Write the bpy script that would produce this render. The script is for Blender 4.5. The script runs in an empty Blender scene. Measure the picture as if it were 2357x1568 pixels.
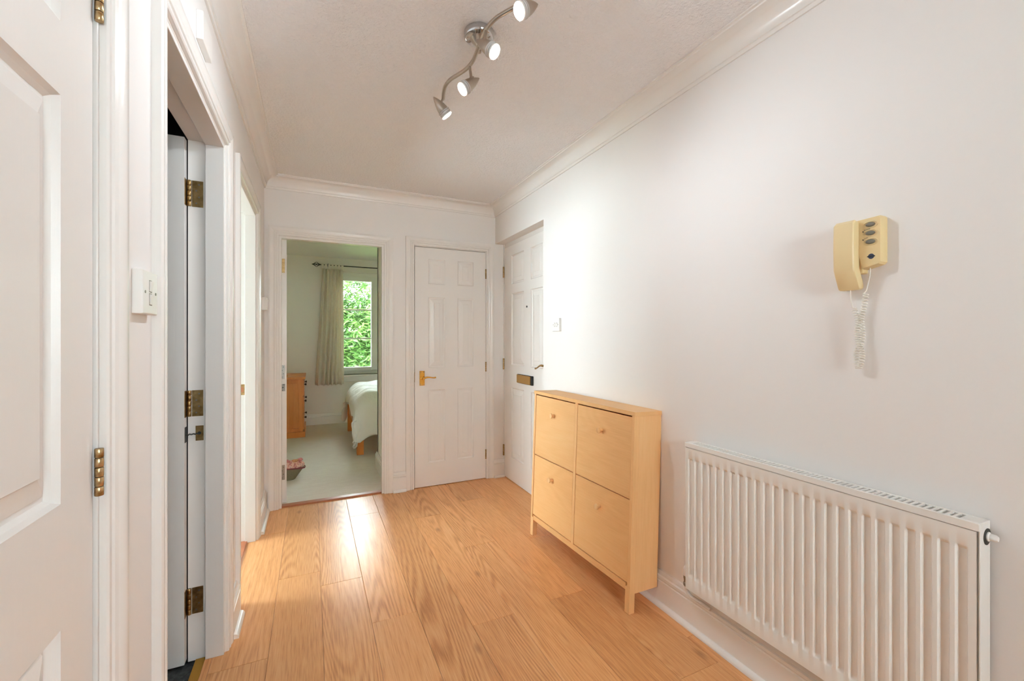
import bpy, bmesh, math, random
import numpy as np
from mathutils import Vector, Matrix

R_ = math.radians
rng = random.Random(7)
nrng = np.random.default_rng(11)
scene = bpy.context.scene
COL = scene.collection

# ------------------------------------------------------------------ camera
FPX, YAW, CXP, CYP, CAMH = 986.5, R_(25.0), 1178.5, 778.3, 1.237
cam_d = bpy.data.cameras.new('camera')
cam_d.sensor_fit = 'HORIZONTAL'; cam_d.sensor_width = 36.0
cam_d.lens = FPX / 2357 * 36.0
cam_d.shift_y = (CYP - 784.0) / 2357
cam_d.clip_start = 0.02; cam_d.clip_end = 200
cam = bpy.data.objects.new('camera', cam_d); COL.objects.link(cam)
cam.location = (0, 0, CAMH); cam.rotation_euler = (R_(90), 0, -YAW)
scene.camera = cam

# ------------------------------------------------------------------ world, sun, exposure
SKY = 30.0
LAMP_W = 13.5
EXPOSURE = 0.34
w = bpy.data.worlds.new('sky'); scene.world = w; w.use_nodes = True
bg = w.node_tree.nodes['Background']
bg.inputs[0].default_value = (0.85, 0.93, 1.0, 1); bg.inputs[1].default_value = SKY
scene.view_settings.view_transform = 'Standard'
scene.view_settings.look = 'None'
scene.view_settings.gamma = 1
scene.view_settings.use_curve_mapping = False
scene.view_settings.exposure = EXPOSURE
try:
    cy = scene.cycles
    cy.max_bounces = 14; cy.diffuse_bounces = 12; cy.glossy_bounces = 3; cy.transmission_bounces = 6
    cy.transparent_max_bounces = 16; cy.sample_clamp_indirect = 6; cy.use_denoising = True
    cy.use_light_tree = False; cy.use_adaptive_sampling = True; cy.adaptive_threshold = .03
    cy.caustics_reflective = False; cy.caustics_refractive = False
except Exception:
    pass

# room dimensions (metres): camera at x=0, y=0; hall runs along +y
XL, XR, YB, YF, H = -0.31, 1.477, 3.52, -1.9, 2.395
XFD = 1.56            # face of the front door in its recess
YREC = 2.642          # near edge of the recess
YBED, XBEDL, XBEDR = 6.7, -0.55, 2.9
WT = 0.12             # left wall thickness

VX0, VX1, VZ0, VZ1 = .25, .95, 1.1, 2.05      # window opening behind the viewpoint

# ------------------------------------------------------------------ helpers
def srgb(r, g, b):
    f = lambda c: (c / 255 / 12.92) if c / 255 <= .04045 else ((c / 255 + .055) / 1.055) ** 2.4
    return (f(r), f(g), f(b), 1)

def ray(u, v):
    xc = (u - CXP) / FPX; yc = -(v - CYP) / FPX
    return Vector((xc * math.cos(YAW) + math.sin(YAW), -xc * math.sin(YAW) + math.cos(YAW), yc))
def at(u, v, x=None, y=None, z=None):
    d = ray(u, v)
    t = x / d.x if x is not None else y / d.y if y is not None else (z - CAMH) / d.z
    return Vector((d.x * t, d.y * t, d.z * t + CAMH))

def wm(o):
    m = o.matrix_basis.copy()
    return wm(o.parent) @ m if o.parent else m

class MB:
    def __init__(s): s.v = []; s.f = []
    def add(s, vs, fs):
        b = len(s.v); s.v += [tuple(p) for p in vs]; s.f += [tuple(i + b for i in f) for f in fs]; return s
    def box(s, x0, x1, y0, y1, z0, z1):
        x0, x1 = sorted((x0, x1)); y0, y1 = sorted((y0, y1)); z0, z1 = sorted((z0, z1))
        return s.add([(x0,y0,z0),(x1,y0,z0),(x1,y1,z0),(x0,y1,z0),(x0,y0,z1),(x1,y0,z1),(x1,y1,z1),(x0,y1,z1)],
                     [(0,3,2,1),(4,5,6,7),(0,1,5,4),(1,2,6,5),(2,3,7,6),(3,0,4,7)])
    def loft(s, rings, closed=True, caps=True):
        n = len(rings[0]); b = len(s.v)
        for r in rings: s.v += [tuple(p) for p in r]
        for i in range(len(rings) - 1):
            for j in range(n if closed else n - 1):
                k = (j + 1) % n
                s.f.append((b+i*n+j, b+i*n+k, b+(i+1)*n+k, b+(i+1)*n+j))
        if caps:
            s.f.append(tuple(b + j for j in reversed(range(n))))
            s.f.append(tuple(b + (len(rings)-1)*n + j for j in range(n)))
        return s
    def tube(s, pts, r, n=8, caps=True):
        pts = [Vector(p) for p in pts]; rad = r if isinstance(r, (list, tuple)) else [r] * len(pts)
        t0 = (pts[1] - pts[0]).normalized()
        up = Vector((0, 0, 1)) if abs(t0.z) < .9 else Vector((1, 0, 0))
        nx = t0.cross(up).normalized(); rings = []
        for i, p in enumerate(pts):
            t = (pts[min(i+1, len(pts)-1)] - pts[max(i-1, 0)]).normalized()
            nx = (nx - t * nx.dot(t)).normalized(); ny = t.cross(nx)
            rings.append([p + (nx * math.cos(a) + ny * math.sin(a)) * rad[i] for a in [2*math.pi*k/n for k in range(n)]])
        return s.loft(rings, True, caps)
    def lathe(s, a, b, prof, n=20, caps=True):
        a = Vector(a); b = Vector(b); d = (b - a).normalized()
        up = Vector((0, 0, 1)) if abs(d.z) < .9 else Vector((1, 0, 0))
        nx = d.cross(up).normalized(); ny = d.cross(nx)
        rings = [[a + d * h + (nx * math.cos(q) + ny * math.sin(q)) * max(r, 1e-4) for q in [2*math.pi*k/n for k in range(n)]] for h, r in prof]
        return s.loft(rings, True, caps)
    def build(s, name, mat, parent=None, local=False, smooth=None, bevel=None, origin=None, seg=2):
        me = bpy.data.meshes.new(name)
        vs = [Vector(p) for p in s.v]
        o = bpy.data.objects.new(name, me); COL.objects.link(o)
        if parent: o.parent = parent
        if origin is not None:
            og = Vector(origin)
            if parent and not local: og = wm(parent).inverted() @ og
            o.location = og
        if not local or origin is not None:
            if local: vs = [p - Vector(origin) for p in vs]
            else:
                inv = wm(o).inverted(); vs = [inv @ p for p in vs]
        me.from_pydata(vs, [], s.f); 
        bm = bmesh.new(); bm.from_mesh(me); bmesh.ops.recalc_face_normals(bm, faces=bm.faces); bm.to_mesh(me); bm.free()
        if mat: me.materials.append(mat)
        if smooth is not None:
            for p in me.polygons: p.use_smooth = True
            me.set_sharp_from_angle(angle=R_(smooth))
        if bevel:
            m = o.modifiers.new('bevel', 'BEVEL'); m.width = bevel; m.segments = seg; m.limit_method = 'ANGLE'; m.angle_limit = R_(40)
        return o

def empty(name, loc=(0, 0, 0), parent=None, rot=None):
    o = bpy.data.objects.new(name, None); COL.objects.link(o); o.empty_display_size = .05
    if parent: o.parent = parent
    o.location = loc
    if rot: o.rotation_euler = rot
    return o
def tag(o, label, cat=None, group=None, kind=None):
    o['label'] = label
    if cat: o['category'] = cat
    if group: o['group'] = group
    if kind: o['kind'] = kind
    return o
def struct(o, label): return tag(o, label, kind='structure')
def copy_obj(o, loc, parent):
    c = o.copy(); COL.objects.link(c); c.parent = parent; c.location = loc; return c

# ------------------------------------------------------------------ materials
class NT:
    def __init__(s, name, **k):
        s.m = bpy.data.materials.new(name); s.m.use_nodes = True; s.t = s.m.node_tree
        s.b = s.t.nodes['Principled BSDF']
        for a, v in k.items(): s.set(a, v)
    def set(s, a, v):
        n = {'col': 'Base Color', 'rough': 'Roughness', 'metal': 'Metallic', 'spec': 'Specular IOR Level', 'emit': 'Emission Color', 'es': 'Emission Strength', 'coat': 'Coat Weight', 'sheen': 'Sheen Weight'}[a]
        s.b.inputs[n].default_value = v
    def n(s, t, **k):
        x = s.t.nodes.new(t)
        for a, v in k.items():
            if hasattr(x, a): setattr(x, a, v)
            else: x.inputs[a.replace('_', ' ')].default_value = v
        return x
    def l(s, a, b): s.t.links.new(a, b)
    def coords(s, scale, rand=False, out='Object'):
        tc = s.n('ShaderNodeTexCoord'); mp = s.n('ShaderNodeMapping'); mp.inputs['Scale'].default_value = scale
        s.l(tc.outputs[out], mp.inputs['Vector'])
        if rand:
            oi = s.n('ShaderNodeObjectInfo'); cx = s.n('ShaderNodeCombineXYZ'); m = s.n('ShaderNodeMath', operation='MULTIPLY'); m.inputs[1].default_value = 53.7
            m2 = s.n('ShaderNodeMath', operation='MULTIPLY'); m2.inputs[1].default_value = 17.3
            s.l(oi.outputs['Random'], m.inputs[0]); s.l(oi.outputs['Random'], m2.inputs[0])
            s.l(m.outputs[0], cx.inputs[0]); s.l(m2.outputs[0], cx.inputs[1]); s.l(m2.outputs[0], cx.inputs[2]); s.l(cx.outputs[0], mp.inputs['Location'])
        return mp.outputs[0]
    def noise(s, vec, scale, detail=2, rough=.5, dist=0):
        x = s.n('ShaderNodeTexNoise'); x.inputs['Scale'].default_value = scale; x.inputs['Detail'].default_value = detail
        x.inputs['Roughness'].default_value = rough; x.inputs['Distortion'].default_value = dist
        s.l(vec, x.inputs['Vector']); return x.outputs['Fac']
    def ramp(s, fac, stops):
        x = s.n('ShaderNodeValToRGB'); e = x.color_ramp.elements
        while len(e) < len(stops): e.new(.5)
        for el, (p, c) in zip(e, stops): el.position = p; el.color = c
        s.l(fac, x.inputs[0]); return x.outputs[0]
    def math(s, op, a, b=None):
        x = s.n('ShaderNodeMath', operation=op)
        for i, q in enumerate((a, b)):
            if q is None: continue
            if isinstance(q, (int, float)): x.inputs[i].default_value = q
            else: s.l(q, x.inputs[i])
        return x.outputs[0]
    def mix(s, fac, a, b, mode='MIX'):
        x = s.n('ShaderNodeMix', data_type='RGBA', blend_type=mode)
        for i, q in ((0, fac), (6, a), (7, b)):
            if isinstance(q, (int, float, tuple)): x.inputs[i].default_value = q
            else: s.l(q, x.inputs[i])
        return x.outputs[2]
    def color(s, out): s.l(out, s.b.inputs['Base Color'])
    def bump(s, h, strength, dist):
        x = s.n('ShaderNodeBump'); x.inputs['Strength'].default_value = strength; x.inputs['Distance'].default_value = dist
        s.l(h, x.inputs['Height']); s.l(x.outputs[0], s.b.inputs['Normal'])

def plain(name, col, rough=.5, metal=0, **k):
    return NT(name, col=col, rough=rough, metal=metal, **k).m

def m_wall(name, col, rough=.55, bs=.06):
    t = NT(name, rough=rough); c = t.coords((1, 1, 1))
    n = t.noise(c, 2.2, 3); t.color(t.ramp(n, [(.3, tuple(q * .985 for q in col[:3]) + (1,)), (.7, col)]))
    t.bump(t.noise(c, 90, 3), bs, .002); return t.m
WALL = m_wall('wall_paint', srgb(242, 241, 240))
BEDWALL = m_wall('bedroom_wall_paint', srgb(243, 239, 233))
SHADEWALL = m_wall('dark_room_painted_shade', srgb(66, 72, 80))  # shade of the unlit room painted into its wall and ceiling colour
t = NT('artex_ceiling', rough=.75, col=srgb(243, 244, 246)); c = t.coords((1, 1, 1))
t.bump(t.noise(c, 85, 2.5, .55, .4), .9, .007); CEIL = t.m
GLOSS = plain('white_gloss_paint', srgb(242, 241, 239), .24)
t = NT('white_grained_door', rough=.3, col=srgb(241, 240, 238)); c = t.coords((160, 160, 5))
c2 = t.coords((3, 3, .35)); wv = t.math('SINE', t.math('MULTIPLY', t.noise(c2, 4, 2), 90.0))
t.bump(t.math('ADD', t.noise(c, 1, 3, .6), t.math('MULTIPLY', wv, .12)), .22, .0012); DOORW = t.m
PLAST = plain('white_plastic', srgb(243, 243, 241), .28)
CREAMP = plain('cream_plastic', srgb(233, 213, 166), .38)
CREAMP2 = plain('cream_plastic_base', srgb(230, 208, 158), .4)
GREYBTN = plain('grey_rubber', srgb(112, 108, 96), .45)
NAVY = plain('navy_print', srgb(45, 52, 78), .5)
BLACK = plain('black_print', srgb(20, 20, 20), .6)
BRASS = plain('polished_brass', srgb(226, 178, 88), .22, 1)
t = NT('aged_brass', rough=.38, metal=1); t.color(t.ramp(t.noise(t.coords((1, 1, 1)), 60, 4), [(.3, srgb(138, 112, 74)), (.7, srgb(188, 158, 110))])); OLDBRASS = t.m
t = NT('bright_hinge', rough=.3, metal=1); t.color(t.ramp(t.noise(t.coords((1, 1, 1)), 90, 4), [(.35, srgb(160, 128, 84)), (.65, srgb(214, 192, 150))])); HINGEB = t.m
LETTERB = plain('satin_brass', srgb(196, 160, 98), .36, 1)
CHROME = plain('chrome', srgb(205, 207, 210), .08, 1)
NICKEL = plain('brushed_nickel', srgb(186, 176, 164), .32, 1)
STEEL = plain('dull_steel', srgb(150, 146, 138), .35, 1)
RADW = plain('radiator_enamel', srgb(240, 239, 235), .3)
CORD = plain('cord_white', srgb(240, 238, 230), .4)
IRON = plain('dark_iron', srgb(60, 62, 60), .45, .6)
KNOBD = plain('dark_knob', srgb(42, 34, 34), .4)
DARKGAP = plain('dark_underlay', srgb(70, 50, 34), .8)
BRASSSTRIP = plain('brass_strip', srgb(200, 152, 70), .32, 1)
t = NT('lens_glow', col=(1, 1, 1, 1)); t.set('emit', (1, .93, .82, 1)); t.set('es', 9.0); LENS = t.m
t = NT('lens_glass', col=(.62, .61, .6, 1), rough=.1); RINGG = t.m

def glass_mat():
    t = NT('window_glass'); nt = t.t; nt.nodes.remove(t.b)
    tr = t.n('ShaderNodeBsdfTransparent'); gl = t.n('ShaderNodeBsdfGlossy'); gl.inputs['Roughness'].default_value = .02
    fr = t.n('ShaderNodeFresnel'); fr.inputs[0].default_value = 1.45; mx = t.n('ShaderNodeMixShader')
    tr.inputs[0].default_value = (.97, 1, .98, 1)
    t.l(fr.outputs[0], mx.inputs[0]); t.l(tr.outputs[0], mx.inputs[1]); t.l(gl.outputs[0], mx.inputs[2])
    t.l(mx.outputs[0], nt.nodes['Material Output'].inputs['Surface']); return t.m
GLASS = glass_mat()

def wood(name, dark, mid, light, ax='y', rings=46., stretch=.14, fine=.35, rough=.33, rand=True, var=.16, knots=True, bump=.08, low=3.2, ringa=.16, mask=False):
    """grain runs along axis ax of the object's own coordinates"""
    t = NT(name, rough=rough)
    def sc(a, b): return {'x': (b, a, a), 'y': (a, b, a), 'z': (a, a, b)}[ax]
    c1 = t.coords(sc(1, stretch), rand); c2 = t.coords(sc(1, .035), rand); c3 = t.coords(sc(1, .45), rand)
    n1 = t.noise(c1, low, 2, .45, .25)
    ring = t.math('ADD', t.math('MULTIPLY', t.math('SINE', t.math('MULTIPLY', n1, rings * 2)), .5), .5)
    f = t.noise(c2, 230, 3, .6)
    if mask:
        mk = t.n('ShaderNodeMapRange'); mk.inputs['From Min'].default_value = .42; mk.inputs['From Max'].default_value = .62; t.l(t.noise(c1, 4.5, 1), mk.inputs['Value']); ring = t.math('ADD', t.math('MULTIPLY', t.math('SUBTRACT', ring, .5), mk.outputs[0]), .5)
    blot = t.noise(c1, 1.6, 2)
    v = t.math('ADD', t.math('MULTIPLY', ring, ringa), t.math('MULTIPLY', f, fine))
    v = t.math('ADD', v, t.math('MULTIPLY', blot, .45)); v = t.math('ADD', v, .5 - .5 * (ringa + fine + .45))
    col = t.ramp(v, [(.22, dark), (.5, mid), (.8, light)])
    if knots:
        vo = t.n('ShaderNodeTexVoronoi'); vo.inputs['Scale'].default_value = 5.2; t.l(c3, vo.inputs['Vector'])
        k = t.n('ShaderNodeMapRange'); k.inputs['From Min'].default_value = .015; k.inputs['From Max'].default_value = .10; k.inputs['To Min'].default_value = .55; k.inputs['To Max'].default_value = 0
        t.l(vo.outputs['Distance'], k.inputs['Value']); col = t.mix(k.outputs[0], col, tuple(q * .55 for q in dark[:3]) + (1,))
    if var:
        oi = t.n('ShaderNodeObjectInfo'); hs = t.n('ShaderNodeHueSaturation')
        val = t.math('ADD', t.math('MULTIPLY', oi.outputs['Random'], var), 1 - var / 2); t.l(val, hs.inputs['Value']); t.l(col, hs.inputs['Color']); col = hs.outputs[0]
    t.color(col); t.bump(f, bump, .0008); return t.m
OAK = wood('oak_laminate', srgb(174, 113, 65), srgb(216, 158, 105), srgb(232, 184, 134), 'y', low=2.6, rings=230., stretch=.075, fine=.70, ringa=.24, mask=True, rough=.28)
BIRCH_H = wood('birch_veneer_across', srgb(218, 164, 106), srgb(234, 186, 128), srgb(242, 202, 150), 'y', rings=40, stretch=.3, fine=.3, ringa=.05, rough=.36, var=.06, knots=False, bump=.03)
BIRCH_V = wood('birch_veneer_upright', srgb(220, 168, 112), srgb(236, 190, 134), srgb(244, 206, 158), 'z', rings=30, stretch=.12, fine=.3, ringa=.05, rough=.36, var=.07, knots=False, bump=.03)
OAKBED = wood('orange_oak', srgb(170, 92, 34), srgb(204, 124, 54), srgb(222, 150, 78), 'z', rings=18, stretch=.08, fine=.4, rough=.35, var=.05, knots=False)
REDWOOD = wood('threshold_wood', srgb(140, 82, 52), srgb(168, 104, 70), srgb(188, 126, 90), 'x', rings=10, rough=.3, knots=False)

def carpet(name, a, b, sc=180, st=.6):
    t = NT(name, rough=.95); c = t.coords((1, 1, 1)); cs = t.coords((.6, 2.2, 1))
    v = t.math('ADD', t.math('MULTIPLY', t.noise(c, sc, 3), .6), t.math('MULTIPLY', t.noise(cs, 14, 3), .4))
    t.color(t.ramp(v, [(.3, a), (.7, b)])); t.bump(t.noise(c, sc * 1.5, 3), st, .006); return t.m
CARPET = carpet('cream_carpet', srgb(218, 209, 196), srgb(235, 229, 219))
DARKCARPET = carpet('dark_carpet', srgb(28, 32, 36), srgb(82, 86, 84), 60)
t = NT('duvet_cotton', rough=.85, col=srgb(247, 245, 240)); t.bump(t.noise(t.coords((1, 1, 1)), 14, 4, .55), .35, .02); COTTON = t.m
def curtain_mat():
    t = NT('curtain_linen', rough=.9); c = t.coords((1, 1, 1)); t.color(t.ramp(t.noise(c, 40, 3), [(.3, srgb(240, 232, 219)), (.7, srgb(248, 242, 232))]))
    ts = t.n('ShaderNodeBsdfTranslucent'); ts.inputs[0].default_value = srgb(242, 234, 222); mx = t.n('ShaderNodeMixShader'); mx.inputs[0].default_value = .3
    t.l(t.b.outputs[0], mx.inputs[1]); t.l(ts.outputs[0], mx.inputs[2]); t.l(mx.outputs[0], t.t.nodes['Material Output'].inputs['Surface']); return t.m
LINEN = curtain_mat()
def leaf_mat():
    t = NT('leaf_green', rough=.5); oi = t.coords((1, 1, 1)); n = t.noise(oi, 3.5, 4)
    col = t.ramp(n, [(.3, srgb(38, 62, 28)), (.5, srgb(70, 104, 44)), (.7, srgb(118, 146, 74))])
    t.color(col); ts = t.n('ShaderNodeBsdfTranslucent'); t.l(col, ts.inputs[0]); mx = t.n('ShaderNodeMixShader'); mx.inputs[0].default_value = .4
    t.l(t.b.outputs[0], mx.inputs[1]); t.l(ts.outputs[0], mx.inputs[2]); t.l(mx.outputs[0], t.t.nodes['Material Output'].inputs['Surface']); return t.m
LEAF = leaf_mat()
BARK = plain('bark', srgb(70, 58, 48), .9)
GRASS = carpet('lawn_green', srgb(70, 104, 48), srgb(112, 146, 72), 20)
t = NT('floral_cloth', rough=.9); t.color(t.ramp(t.noise(t.coords((1, 1, 1)), 48, 3, .6), [(.36, srgb(150, 78, 86)), (.47, srgb(214, 150, 136)), (.56, srgb(240, 206, 184)), (.68, srgb(186, 140, 150))])); FLORAL = t.m
OLIVE = carpet('olive_cloth', srgb(112, 104, 80), srgb(132, 122, 96), 90, .2)
PINKP = plain('rose_petal_cloth', srgb(214, 140, 136), .9)
PEACH = plain('peach_petal_cloth', srgb(206, 150, 108), .9)

# ------------------------------------------------------------------ floor of oak planks
fl = MB().box(XL - .09, XFD + .06, YF, YB + .06, -.03, -.0125).build('floor', DARKGAP)
struct(fl, 'oak laminate plank floor of the hallway')
PW = .195; X0 = -.155 - PW
cols = [(X0 + i * PW) for i in range(-1, 11)]
butts = {1: [3.09, 1.90, .70], 2: [2.49, 1.25], 3: [2.34, 1.10], 4: [3.16, 1.94, .72], 5: [1.30, .1], 6: [2.94, 1.74, .5], 7: [2.41, 1.15], 8: [3.10, 1.757, .55], 9: [2.35, 1.15]}
for i, cx0 in enumerate(cols):
    ys = sorted(butts.get(i, [2.6, 1.3])); ys = [y for y in ys]
    lo = [YF] + [y for y in (min(ys) - 1.28, ) if y > YF] + ys; hi = lo[1:] + [YB + .05]
    xa, xb = max(cx0, XL - .075), min(cx0 + PW, XFD + .05)
    if xb - xa < .01: continue
    for ya, yb in zip(lo, hi):
        xm, ym = (xa + xb) / 2, (ya + yb) / 2; hx, hy, g, ch = (xb - xa) / 2, (yb - ya) / 2, .0004, .0014
        mb = MB()
        ring = lambda d, z: [(-hx + d, -hy + d, z), (hx - d, -hy + d, z), (hx - d, hy - d, z), (-hx + d, hy - d, z)]
        mb.loft([ring(g, -.012), ring(g, -ch * .8), ring(g + ch, 0)])
        pl = mb.build('plank', OAK, fl, local=True); pl.location = (xm, ym, 0)

# ------------------------------------------------------------------ hall shell
ce = MB().box(XL - WT, XR + .3, YF - .1, YB + .1, H, H + .08).build('ceiling', CEIL); struct(ce, 'textured white plaster ceiling of the hallway')
HEAD = 2.02
OA, OB, OC = (.09, .925), (1.195, 2.03), (2.295, 3.06)       # rough openings in the left wall
mb = MB()
for y0, y1 in ((YF, OA[0]), (OA[1], OB[0]), (OB[1], OC[0]), (OC[1], YB + .1)): mb.box(XL - WT, XL, y0, y1, -.03, H)
for y0, y1 in (OA, OB, OC): mb.box(XL - WT, XL, y0, y1, HEAD, H)
struct(mb.build('wall_left', WALL), 'white painted left hallway wall with three door openings')
mb = MB().box(XR, XR + .3, YF, YREC, -.03, H).box(XR, XR + .3, YREC, YB + .1, 2.073, H).box(XFD + .05, XR + .3, YREC, YB + .1, -.03, 2.073)
struct(mb.build('wall_right', WALL), 'white painted right hallway wall with front door recess')
BO = (-.243, .54); DO = (.735, 1.41)
mb = MB()
for x0, x1 in ((XL, BO[0]), (BO[1], DO[0]), (DO[1], XR + .3)): mb.box(x0, x1, YB, YB + .1, -.03, H)
for x0, x1 in (BO, DO): mb.box(x0, x1, YB, YB + .1, HEAD, H)
mb.box(DO[0] - .02, DO[1] + .02, YB + .085, YB + .1, -.03, HEAD)
struct(mb.build('wall_back', WALL), 'white end wall of the hallway around the bedroom doorway and cupboard door')
mb = MB().box(XL - WT, VX0, YF - .1, YF, -.03, H).box(VX1, XR + .3, YF - .1, YF, -.03, H).box(VX0, VX1, YF - .1, YF, -.03, VZ0).box(VX0, VX1, YF - .1, YF, VZ1, H)
struct(mb.build('wall_front', WALL), 'white hallway wall behind the viewpoint with a window')
w2 = empty('window_2_offscreen', (.6, YF - .05, VZ0)); struct(w2, 'plain glazed window in the wall behind the viewpoint')
mb = MB()
VM = (VX0 + VX1) / 2
for a in ((VX0, VX0 + .06, VZ0, VZ1), (VX1 - .06, VX1, VZ0, VZ1), (VM - .03, VM + .03, VZ0, VZ1), (VX0 + .06, VX1 - .06, VZ0, VZ0 + .06), (VX0 + .06, VX1 - .06, VZ1 - .06, VZ1)): mb.box(a[0], a[1], YF - .08, YF - .03, a[2], a[3])
mb.build('window_frame', GLOSS, w2, bevel=.003)
for a, b in ((VX0 + .06, VM - .03), (VM + .03, VX1 - .06)): MB().box(a, b, YF - .058, YF - .054, VZ0 + .06, VZ1 - .06).build('pane', GLASS, w2)

# mouldings -------------------------------------------------------
ARCH = [(0, 0), (0, .009), (.003, .012), (.011, .012), (.013, .0095), (.016, .0095), (.018, .014), (.026, .016), (.029, .0125), (.033, .0125), (.038, .0165), (.050, .019), (.060, .0195), (.066, .017), (.066, 0)]
def to3(plane, c, sgn, a, n, z):
    return (c + sgn * n, a, z) if plane == 'x' else (a, c + sgn * n, z)
def architrave(parent, plane, c, sgn, a0, a1, zt, m=.005):
    W = ARCH
    i0, i1, it = a0 - m, a1 + m, zt + m
    L = [[to3(plane, c, sgn, i0 - wv, tv, 0) for wv, tv in W], [to3(plane, c, sgn, i0 - wv, tv, it + wv) for wv, tv in W]]
    T = [[to3(plane, c, sgn, i0 - wv, tv, it + wv) for wv, tv in W], [to3(plane, c, sgn, i1 + wv, tv, it + wv) for wv, tv in W]]
    Rr = [[to3(plane, c, sgn, i1 + wv, tv, 0) for wv, tv in W], [to3(plane, c, sgn, i1 + wv, tv, it + wv) for wv, tv in W]]
    for nm, r in (('architrave_leg', L), ('architrave_head', T), ('architrave_leg', Rr)):
        MB().loft(r).build(nm, GLOSS, parent, smooth=35)
def lining(parent, plane, lo, hi, a0, a1, zt, stop=None, gap=.0):
    """door lining boards; a0/a1 clear opening, lo/hi depth range; stop=(depth lo, hi) for the planted stop"""
    def bx(mb, d0, d1, p0, p1, z0, z1):
        return mb.box(d0, d1, p0, p1, z0, z1) if plane == 'x' else mb.box(p0, p1, d0, d1, z0, z1)
    T = .026
    bx(MB(), lo, hi, a0 - T, a0, 0, zt + T).build('jamb', GLOSS, parent, bevel=.0015)
    bx(MB(), lo, hi, a1, a1 + T, 0, zt + T).build('jamb', GLOSS, parent, bevel=.0015)
    bx(MB(), lo, hi, a0, a1, zt, zt + T).build('head_lining', GLOSS, parent, bevel=.0015)
    if stop:
        s0, s1 = stop
        bx(MB(), s0, s1, a0, a0 + .013, 0, zt).build('door_stop', GLOSS, parent, bevel=.0015)
        bx(MB(), s0, s1, a1 - .013, a1, 0, zt).build('door_stop', GLOSS, parent, bevel=.0015)
        bx(MB(), s0, s1, a0 + .013, a1 - .013, zt - .013, zt).build('door_stop', GLOSS, parent, bevel=.0015)

A0, A1 = .118, .899; B0, B1 = 1.222, 2.004; C0, C1 = 2.322, 3.034; ZT = 1.993
tA = empty('trim_1', (XL, (A0 + A1) / 2, 0)); struct(tA, 'white moulded frame around the closed grained door on the left wall')
architrave(tA, 'x', XL, 1, A0, A1, ZT); lining(tA, 'x', XL - WT, XL, A0, A1, ZT, (XL - .075, XL - .045))
tB = empty('trim_2', (XL, (B0 + B1) / 2, 0)); struct(tB, 'white moulded frame of the doorway to the dark room')
architrave(tB, 'x', XL, 1, B0, B1, ZT); lining(tB, 'x', XL - WT, XL, B0, B1, ZT, (XL - .063, XL - .002))
tC = empty('trim_3', (XL, (C0 + C1) / 2, 0)); struct(tC, 'white moulded frame of the left doorway nearest the end wall')
architrave(tC, 'x', XL, 1, C0, C1, ZT); lining(tC, 'x', XL - WT, XL, C0, C1, ZT, (XL - .058, XL - .002))
BD0, BD1 = -.214, .514; D0, D1 = .759, 1.386
tD = empty('trim_4', ((BD0 + BD1) / 2, YB, 0)); struct(tD, 'white moulded frame of the open bedroom doorway')
architrave(tD, 'y', YB, -1, BD0, BD1, ZT - .018); lining(tD, 'y', YB, YB + .1, BD0, BD1, ZT - .018, (YB + .002, YB + .05))
tE = empty('trim_5', ((D0 + D1) / 2, YB, 0)); struct(tE, 'white moulded frame of the closed cupboard door on the end wall')
architrave(tE, 'y', YB, -1, D0, D1, ZT); lining(tE, 'y', YB, YB + .085, D0, D1, ZT)

SK = [(0, 0), (.019, 0), (.019, .112), (.0145, .115), (.0145, .119), (.019, .123), (.018, .134), (.012, .139), (.010, .150), (.006, .156), (0, .156)]
QD = [(.019, 0), (.037, 0)] + [(.019 + .018 * math.cos(a), .004 + .016 * math.sin(a)) for a in [R_(q) for q in (0, 20, 40, 60, 80, 90)]]
def baseboard(name, label, segs, mat=None):
    """segs: (plane, c, sgn, a0, a1)"""
    e = empty(name, to3(segs[0][0], segs[0][1], 1, segs[0][3], 0, 0)); struct(e, label)
    for plane, c, sgn, a0, a1, bead in segs:
        MB().loft([[to3(plane, c, sgn, a, n, z) for n, z in SK] for a in (a0, a1)]).build('skirting_board', GLOSS, e, smooth=35)
        if bead:
            MB().loft([[to3(plane, c, sgn, a, n, z) for n, z in QD] for a in (a0, a1)]).build('floor_bead', GLOSS, e, smooth=40)
baseboard('baseboard_left', 'white skirting with floor bead along the left hallway wall',
          [('x', XL, 1, YF, A0 - .071, 1), ('x', XL, 1, A1 + .071, B0 - .071, 1), ('x', XL, 1, B1 + .071, C0 - .071, 1), ('x', XL, 1, C1 + .071, YB, 1)])
baseboard('baseboard_right', 'white skirting with floor bead along the right hallway wall below the radiator', [('x', XR, -1, YF, YREC, 1)])
baseboard('baseboard_back', 'short white skirting pieces on the end wall beside the cupboard door', [('y', YB, -1, BD1 + .071, D0 - .071, 1), ('y', YB, -1, D1 + .071, XFD - .004, 1)])

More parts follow.
